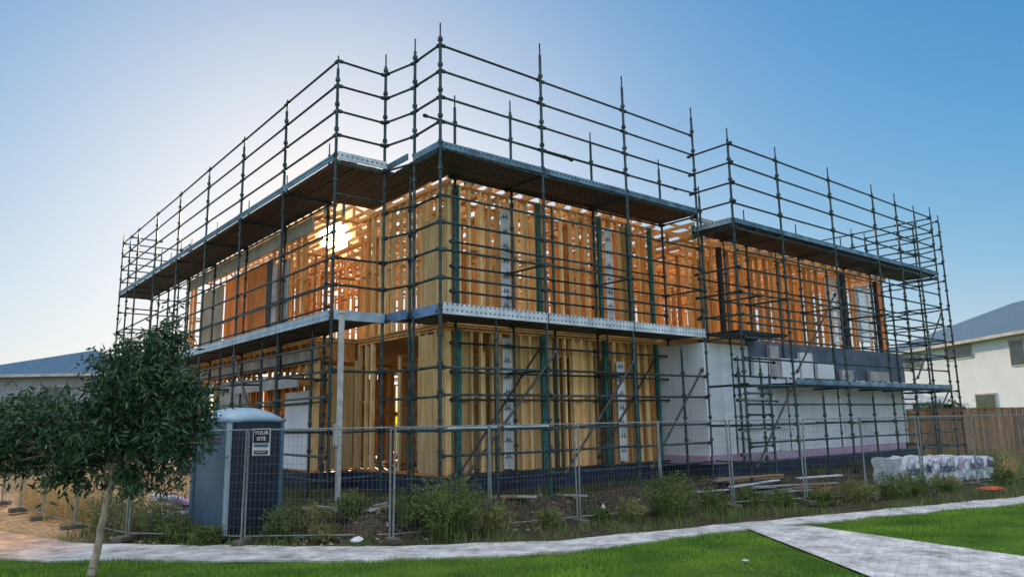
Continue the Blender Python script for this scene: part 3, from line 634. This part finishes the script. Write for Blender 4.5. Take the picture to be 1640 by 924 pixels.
weed(3.05,15.05,1.5,.9,M_WEED,250,4); weed(2.2,14.6,.8,.5,M_WEEDP,90,5,label='pale drying weed bush growing at the site fence'); weed(4.0,15.6,.9,.55,M_WEED,100,6)
for i,(x,y,w,h) in enumerate([(-6.1,13.3,1.1,.75),(-6.9,13.7,1.2,.8),(-5.6,12.9,.8,.5),(-7.6,14.4,1.3,.8),(-3.4,13.1,.9,.65),(-2.8,13.0,.7,.45),(-3.9,12.8,.8,.6),(7.6,17.0,1.2,.5),(8.6,17.4,1.3,.65),(9.5,18.1,1.2,.6),(10.6,18.8,1.0,.5),(6.6,16.6,.9,.4),(13.6,22.0,1.6,1.0),(15.2,23.5,1.5,1.0),(13.0,20.3,1.0,.5),(5.6,16.2,.7,.35),(.6,13.9,.6,.35),(1.6,14.4,.5,.3),(5.0,16.4,.8,.45),(-3.1,12.55,.6,.35),(-5.0,12.5,.6,.35),(12.4,21.8,1.2,.9)]):
    pale=i%3==1
    weed(x,y,w,h,M_WEEDP if pale else M_WEED,150,20+i,label='pale drying weed bush growing at the site fence' if pale else 'wispy green weed bush growing at the site fence')
for i,(x,y,w,h) in enumerate([(-8.8,15.4,1.3,1.0),(-9.7,16.3,1.5,1.0),(-8.1,14.9,.9,.75),(-10.6,17.2,1.4,.9),(-11.8,18.6,1.5,.9),(14.6,22.6,1.2,.7),(7.0,17.4,.9,.5)]):
    weed(x,y,w,h,M_DRY,260,60+i,'tall dry straw coloured grass clump by the mesh fence',leaf=False,name='dry_grass_clump',grp='dry grass clumps')
# ---------------------------------------------------------------- wrapped panel packs
fd=Vector((.84,.54,0)).normalized(); fn=Vector((fd.y,-fd.x,0))
for k in range(3):
    L=1.5; c=Vector((9.9,19.3,0))+fd*(k*1.56+.5)+fn*(-.35)
    e=empty('wrapped_panel_pack',c,'white plastic wrapped wall panel pack printed hebel on the ground','building materials','wrapped panel packs')
    q=B(); rs=np.random.RandomState(40+k); nu,nw,nh=20,8,8; hh=.68-.05*k
    def pt(a,b_,c_):
        x=(a-.5)*L; y=(b_-.5)*.75; z=.1+c_*hh
        n=.022*math.sin(a*17+c_*9+k)+.02*math.sin(a*31-c_*13+b_*7)+.012*math.sin(c_*40+a*11)
        if c_>.99: z+=n*1.2-.05*math.sin(a*9+k)**2
        p=c+fd*x+fn*(y+n*(1 if b_>.5 else -1)); return (p.x,p.y,z)
    def sheet(fn_,n1,n2):
        o=len(q.v)
        for i in range(n1+1):
            for j in range(n2+1): q.v.append(fn_(i/n1,j/n2))
        for i in range(n1):
            for j in range(n2): q.f.append((o+i*(n2+1)+j,o+i*(n2+1)+j+1,o+(i+1)*(n2+1)+j+1,o+(i+1)*(n2+1)+j)); q.m.append(0)
    sheet(lambda a,b_:pt(a,1,b_),nu,nh); sheet(lambda a,b_:pt(a,0,b_),nu,nh); sheet(lambda a,b_:pt(a,b_,1),nu,nw); sheet(lambda a,b_:pt(0,a,b_),nw,nh); sheet(lambda a,b_:pt(1,a,b_),nw,nh)
    q.obj('plastic_wrap',M_PLASTIC,e,smooth=True)
    vs_,fs_=text_mesh('hebel',.34,c-fd*.2+fn*.43+Vector((0,0,.48)),fd,(0,0,1),.003); q=B(); q.add(vs_,fs_)
    q.obj('lettering',M_INKB,e)
    q=B(); q.obox(c+fd*.43+fn*.428+Vector((0,0,.52)),fd,.006,.2,.08); q.obox(c+fd*.53+fn*.428+Vector((0,0,.48)),fd,.006,.2,.08); q.obj('printed_emblem',M_PINK if k==1 else M_INKB,e)
    for x in (-.45,.45):
        q=B(); q.obox(c+fd*x+Vector((0,0,.05)),fn,.09,.08,.8); q.obj('timber_bearer',M_PALING,e)
# ---------------------------------------------------------------- debris
def plank(x,y,ang,L,w,h,z,mt,name,label,cat,tilt=0,grp=None):
    q=B(); q.obox((x,y,z),(math.cos(ang),math.sin(ang),tilt),w,h,L); return tag(bev(q.obj(name,mt),.004,1),label,cat,grp)
rs=random.Random(5)
for k in range(12):
    plank(rs.uniform(5.0,7.2),rs.uniform(17.2,18.0),rs.uniform(.3,.8),rs.uniform(1.2,2.4),.14,.03,.08+.04*k+.05,[M_GALV,M_PLASTIC,M_PALING][k%3],'loose_board','grey loose board stacked on the site soil','board',0,'loose boards')
for k in range(18):
    x=rs.uniform(-3.8,-2.2) if k<14 else rs.uniform(-.5,3); y=rs.uniform(13.0,14.3) if k<14 else 14.0+(x+.5)*.62+rs.uniform(.1,.4); plank(x,y,rs.uniform(0,3),rs.uniform(.3,.8),.08,.04,float(hgt(np.array([x]),np.array([y]))[0])+.03+.02*(k%3),[M_PALING,M_GREYB][k%2],'timber_offcut','short timber offcut lying on the site soil','timber',rs.uniform(-.06,.06),'timber offcuts')
for k in range(8):
    x=rs.uniform(-7.6,-5.9);y=rs.uniform(14.2,15.6); plank(x,y,rs.uniform(0,3),rs.uniform(.7,1.8),.16,.06,.25+.05*k,[M_PLASTIC,M_GALV,M_PINK][k%3],'loose_board','pale board offcut piled behind the toilet','board',rs.uniform(-.12,.12),'loose boards')
q=B(); rs2=np.random.RandomState(9)
for k in range(700):
    x=rs2.uniform(-7,10);y=np.interp(x,[p[0] for p in FP],[p[1] for p in FP])+rs2.uniform(-.2,1.3); z=float(hgt(np.array([x]),np.array([y]))[0]); s_=rs2.uniform(.012,.055)
    c=np.array([x,y,z+s_*.4]); P=[c+s_*rs2.uniform(.5,1.2)*np.array(d) for d in ((1,0,0),(0,1,0),(-1,0,0),(0,-1,0),(0,0,.8),(0,0,-.8))]
    q.add(P,[(0,1,4),(1,2,4),(2,3,4),(3,0,4),(1,0,5),(2,1,5),(3,2,5),(0,3,5)])
o=q.obj('rubble',M_RUB); o['kind']='stuff'
def bag(x,y,w,h,mt,label,seed,name='crumpled_bag'):
    rs=np.random.RandomState(seed); q=B(); n=10
    for i in range(7):
        t=i/6; r_=math.sin(math.pi*(.08+.9*t))
        for j in range(n):
            a=6.283*j/n; k=rs.uniform(.75,1.15); q.v.append((x+math.cos(a)*w*.5*r_*k,y+math.sin(a)*w*.4*r_*k,.03+h*t*rs.uniform(.9,1.1)))
    for i in range(6):
        for j in range(n): q.f.append((i*n+j,i*n+(j+1)%n,(i+1)*n+(j+1)%n,(i+1)*n+j)); q.m.append(0)
    q.f.append(tuple(range(n-1,-1,-1))); q.f.append(tuple(6*n+j for j in range(n))); q.m+=[0,0]
    return tag(q.obj(name,mt),label,'litter')
bag(-2.12,12.62,.2,.26,M_FRAMEW,'crumpled white bag at the foot of the fence',1); bag(-2.5,12.2,.3,.12,M_PLASTIC,'white crumpled packet lying by the footpath',2); bag(11.55,18.5,.7,.12,M_RED,'flat red plastic bag on the ground by the fence',3,'plastic_bag'); bag(1.7,14.9,.14,.25,M_FRAMEW,'white plastic bottle standing in weeds',4,'plastic_bottle'); bag(3.0,10.2,.11,.035,M_GALV,'small pale packet lying on the lawn',5,'litter_packet')
# ---------------------------------------------------------------- neighbouring houses
def hip(q,x0,x1,y0,y1,z0,z1,ov=.5,mi=0):
    x0-=ov;x1+=ov;y0-=ov;y1+=ov; w=min(x1-x0,y1-y0)/2
    if (y1-y0)>(x1-x0): r0=((x0+x1)/2,y0+w,z1); r1=((x0+x1)/2,y1-w,z1); F=[(0,1,4),(1,2,5,4),(2,3,5),(3,0,4,5)]
    else: r0=(x0+w,(y0+y1)/2,z1); r1=(x1-w,(y0+y1)/2,z1); F=[(0,1,5,4),(1,2,5),(2,3,4,5),(3,0,4)]
    q.add([(x0,y0,z0),(x1,y0,z0),(x1,y1,z0),(x0,y1,z0),r0,r1],F+[(3,2,1,0)],mi)
def house(x0,x1,y0,y1,ze,zr,wm,rm,label,wins):
    e=empty('neighbouring_house',((x0+x1)/2,(y0+y1)/2,0),label,'house')
    q=B(); q.wbox(x0,x1,y0,y1,-.1,ze); q.obj('wall',wm,e)
    q=B(); hip(q,x0,x1,y0,y1,ze+.02,zr); q.wbox(x0-.52,x1+.52,y0-.52,y1+.52,ze-.14,ze+.015,1); q.obj('roof',[rm,M_GREYB],e)
    for side,a,b2,z0,z1 in wins:
        f=B();g_=B()
        if side=='x':
            f.wbox(x0-.05,x0+.02,a,b2,z0,z1); g_.wbox(x0-.06,x0-.052,a+.07,b2-.07,z0+.07,z1-.07)
        elif side=='X':
            f.wbox(x1-.02,x1+.05,a,b2,z0,z1); g_.wbox(x1+.052,x1+.06,a+.07,b2-.07,z0+.07,z1-.07)
        else:
            f.wbox(a,b2,y0-.05,y0+.02,z0,z1); g_.wbox(a+.07,b2-.07,y0-.06,y0-.052,z0+.07,z1-.07)
        w=f.obj('window',M_GREYB,e); g2=g_.obj('glass_pane',M_DGLASS); g2.parent=w; g2.location=g2.location-w.location-e.location
    return e
house(24.5,36,29,50,5.7,8.4,M_REND,M_SLATE,'white two storey house with blue slate hip roof',[('x',39.5,42,4.8,5.5),('x',35.4,36.5,4.1,5.4),('x',38,39.7,1.9,2.9),('x',44.5,46.5,4.6,5.4),('x',43,46,1.2,2.6),('x',31,33,1.2,2.6)])
house(-30.5,-20.5,40,50,4.8,6.6,M_RENDG,M_SLATE,'grey two storey house with dark hip roof behind the street tree',[('y',-29.5,-28,3.1,4.2),('y',-25.5,-23.7,3.1,4.2),('y',-29,-27,.6,2.0),('X',43,45,3.1,4.2)])
house(-47,-34,40,50,3.6,5.0,M_BRICK,M_BRICK,'low red brick house with red tiled roof',[('y',-40,-38,1,2.4)])
house(40,54,70,84,5.5,7.8,M_REND,M_SLATE,'distant pale house with slate hip roof',[('y',42,45,3.4,4.6)])
def pfence(p0,p1,h,label):
    p0=Vector(p0);p1=Vector(p1); d=(p1-p0); L=d.length; d.normalize(); e=empty('paling_fence',(p0+p1)/2,label,'fence')
    q=B(); n=int(L/.13)
    for i in range(n):
        c=p0+d*(i*.13+.05)+Vector((0,0,h/2)); q.obox(c+d.cross(Vector((0,0,1)))*(.012 if i%2 else 0),d,.015,h+random.uniform(-.02,.02),.12)
    q.obj('palings',M_PALING,e); q=B(); q.obox((p0+p1)/2+Vector((0,0,h+.02)),d,.09,.04,L); q.obj('capping_rail',M_PALING,e)
pfence((14.5,28.0,0),(33,31,0),2.05,'weathered brown timber paling fence between the houses')
pfence((-40,31,0),(-19,33,0),1.6,'weathered brown timber paling fence before the grey house')
def bush_tree(x,y,h,w,seed,label):
    rs=np.random.RandomState(seed); e=empty('tree',(x,y,0),label,'tree','distant trees')
    q=B(); limb(q,(x,y,-.1),(x,y,h*.6),.16,.07,5,.05); C=[]
    for k in range(110):
        d=rs.normal(0,1,3); d/=np.linalg.norm(d); C.append(np.array([x,y,h*.65])+d*np.array([w/2,w/2,h*.38])*rs.uniform(.4,1.05))
    for k in range(8): limb(q,(x,y,h*.4),C[k*5],.06,.02,3,.1)
    q.obj('trunk',M_BARK,e); V=leaf_tris(np.array(C),24,w*.06,.30,.08,rs,.2)-np.array([x,y,0]); o=tri_obj('crown',V,M_LEAF); o.parent=e
for i,(x,y,h,w) in enumerate([(-22,34,3.2,3),(-41,33,4.5,4),(-33,56,6,5),(22,52,5,4),(36,62,6,5),(19,33.5,2.2,2.2)]): bush_tree(x,y,h,w,100+i,'leafy green garden tree near the neighbouring houses')
# ---------------------------------------------------------------- light
sd3=Vector((math.sin(AZ)*math.cos(EL),math.cos(AZ)*math.cos(EL),math.sin(EL)))
w=bpy.data.worlds.new('World'); S.world=w; w.use_nodes=True; nt=w.node_tree; bg=nt.nodes['Background']
L_=nt.links.new
sk=N(nt,'ShaderNodeTexSky',sky_type='NISHITA'); sk.sun_disc=False; sk.sun_elevation=EL; sk.sun_rotation=AZ; sk.air_density=1.0; sk.dust_density=.45; sk.ozone_density=2.2
tc=N(nt,'ShaderNodeTexCoord')
hs=N(nt,'ShaderNodeHueSaturation'); hs.inputs['Saturation'].default_value=1.38; L_(sk.outputs[0],hs.inputs['Color'])
tint=N(nt,'ShaderNodeVectorMath',operation='MULTIPLY'); tint.inputs[1].default_value=(.15*1.35,.15*1.62,.15*2.35); L_(hs.outputs[0],tint.inputs[0])
ma=N(nt,'ShaderNodeVectorMath',operation='MULTIPLY_ADD'); ma.inputs[1].default_value=(.85,.85,.85); ma.inputs[2].default_value=(1,1,1); L_(tint.outputs[0],ma.inputs[0])
dv=N(nt,'ShaderNodeVectorMath',operation='DIVIDE'); L_(tint.outputs[0],dv.inputs[0]); L_(ma.outputs[0],dv.inputs[1])
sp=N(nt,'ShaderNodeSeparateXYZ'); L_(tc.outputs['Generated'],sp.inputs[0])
# added fill light overhead and in the half of the sky opposite the sun
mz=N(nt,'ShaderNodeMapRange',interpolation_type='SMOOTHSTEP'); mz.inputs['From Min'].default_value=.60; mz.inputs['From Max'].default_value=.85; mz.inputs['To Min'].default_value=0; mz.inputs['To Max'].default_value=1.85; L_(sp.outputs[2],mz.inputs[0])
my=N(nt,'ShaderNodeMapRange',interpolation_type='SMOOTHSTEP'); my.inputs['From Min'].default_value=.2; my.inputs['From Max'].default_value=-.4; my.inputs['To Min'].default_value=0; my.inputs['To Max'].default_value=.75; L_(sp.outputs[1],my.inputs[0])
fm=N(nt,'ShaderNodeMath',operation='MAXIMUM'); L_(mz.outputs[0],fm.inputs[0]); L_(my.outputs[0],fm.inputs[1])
fill=N(nt,'ShaderNodeVectorMath',operation='SCALE'); fill.inputs[0].default_value=(1.0,.94,.84); L_(fm.outputs[0],fill.inputs['Scale'])
ad0=N(nt,'ShaderNodeVectorMath',operation='ADD'); L_(dv.outputs[0],ad0.inputs[0]); L_(fill.outputs[0],ad0.inputs[1])
dt=N(nt,'ShaderNodeVectorMath',operation='DOT_PRODUCT'); dt.inputs[1].default_value=sd3; L_(tc.outputs['Generated'],dt.inputs[0])
mx0=N(nt,'ShaderNodeMath',operation='MAXIMUM'); mx0.inputs[1].default_value=0; L_(dt.outputs['Value'],mx0.inputs[0])
pw=N(nt,'ShaderNodeMath',operation='POWER'); pw.inputs[1].default_value=700; L_(mx0.outputs[0],pw.inputs[0])
mxg=N(nt,'ShaderNodeMix',data_type='RGBA'); L_(pw.outputs[0],mxg.inputs[0]); L_(ad0.outputs[0],mxg.inputs[6]); mxg.inputs[7].default_value=(1.8,.85,.14,1)
pw2=N(nt,'ShaderNodeMath',operation='POWER'); pw2.inputs[1].default_value=14; L_(mx0.outputs[0],pw2.inputs[0])
gl=N(nt,'ShaderNodeVectorMath',operation='SCALE'); gl.inputs[0].default_value=(.20,.15,.07); L_(pw2.outputs[0],gl.inputs['Scale'])
ad1=N(nt,'ShaderNodeVectorMath',operation='ADD'); L_(mxg.outputs[2],ad1.inputs[0]); L_(gl.outputs[0],ad1.inputs[1])
mr=N(nt,'ShaderNodeMapRange'); mr.inputs['From Min'].default_value=math.cos(rad(1.25)); mr.inputs['From Max'].default_value=math.cos(rad(.8)); mr.inputs['To Max'].default_value=20; L_(dt.outputs['Value'],mr.inputs[0])
cm=N(nt,'ShaderNodeVectorMath',operation='SCALE'); cm.inputs[0].default_value=(1,.85,.5); L_(mr.outputs[0],cm.inputs['Scale'])
av=N(nt,'ShaderNodeVectorMath',operation='ADD'); L_(ad1.outputs[0],av.inputs[0]); L_(cm.outputs[0],av.inputs[1])
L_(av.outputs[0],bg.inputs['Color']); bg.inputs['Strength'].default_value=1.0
sl=bpy.data.lights.new('sun','SUN'); sl.energy=5; sl.angle=rad(.5); sl.color=(1,.74,.44)
so=bpy.data.objects.new('sun',sl); COL.objects.link(so); so.rotation_euler=sd3.to_track_quat('Z','Y').to_euler()
# ---------------------------------------------------------------- camera
cd=bpy.data.cameras.new('camera'); co=bpy.data.objects.new('camera',cd); COL.objects.link(co)
cd.sensor_width=36; cd.lens=25.99; cd.clip_end=5000
co.matrix_world=Matrix.Translation((0,0,1.9))@Matrix.Rotation(rad(100.15),4,'X')@Matrix.Rotation(rad(-1.0),4,'Z')
S.camera=co
S.view_settings.view_transform='Standard'; S.view_settings.look='None'; S.view_settings.exposure=0
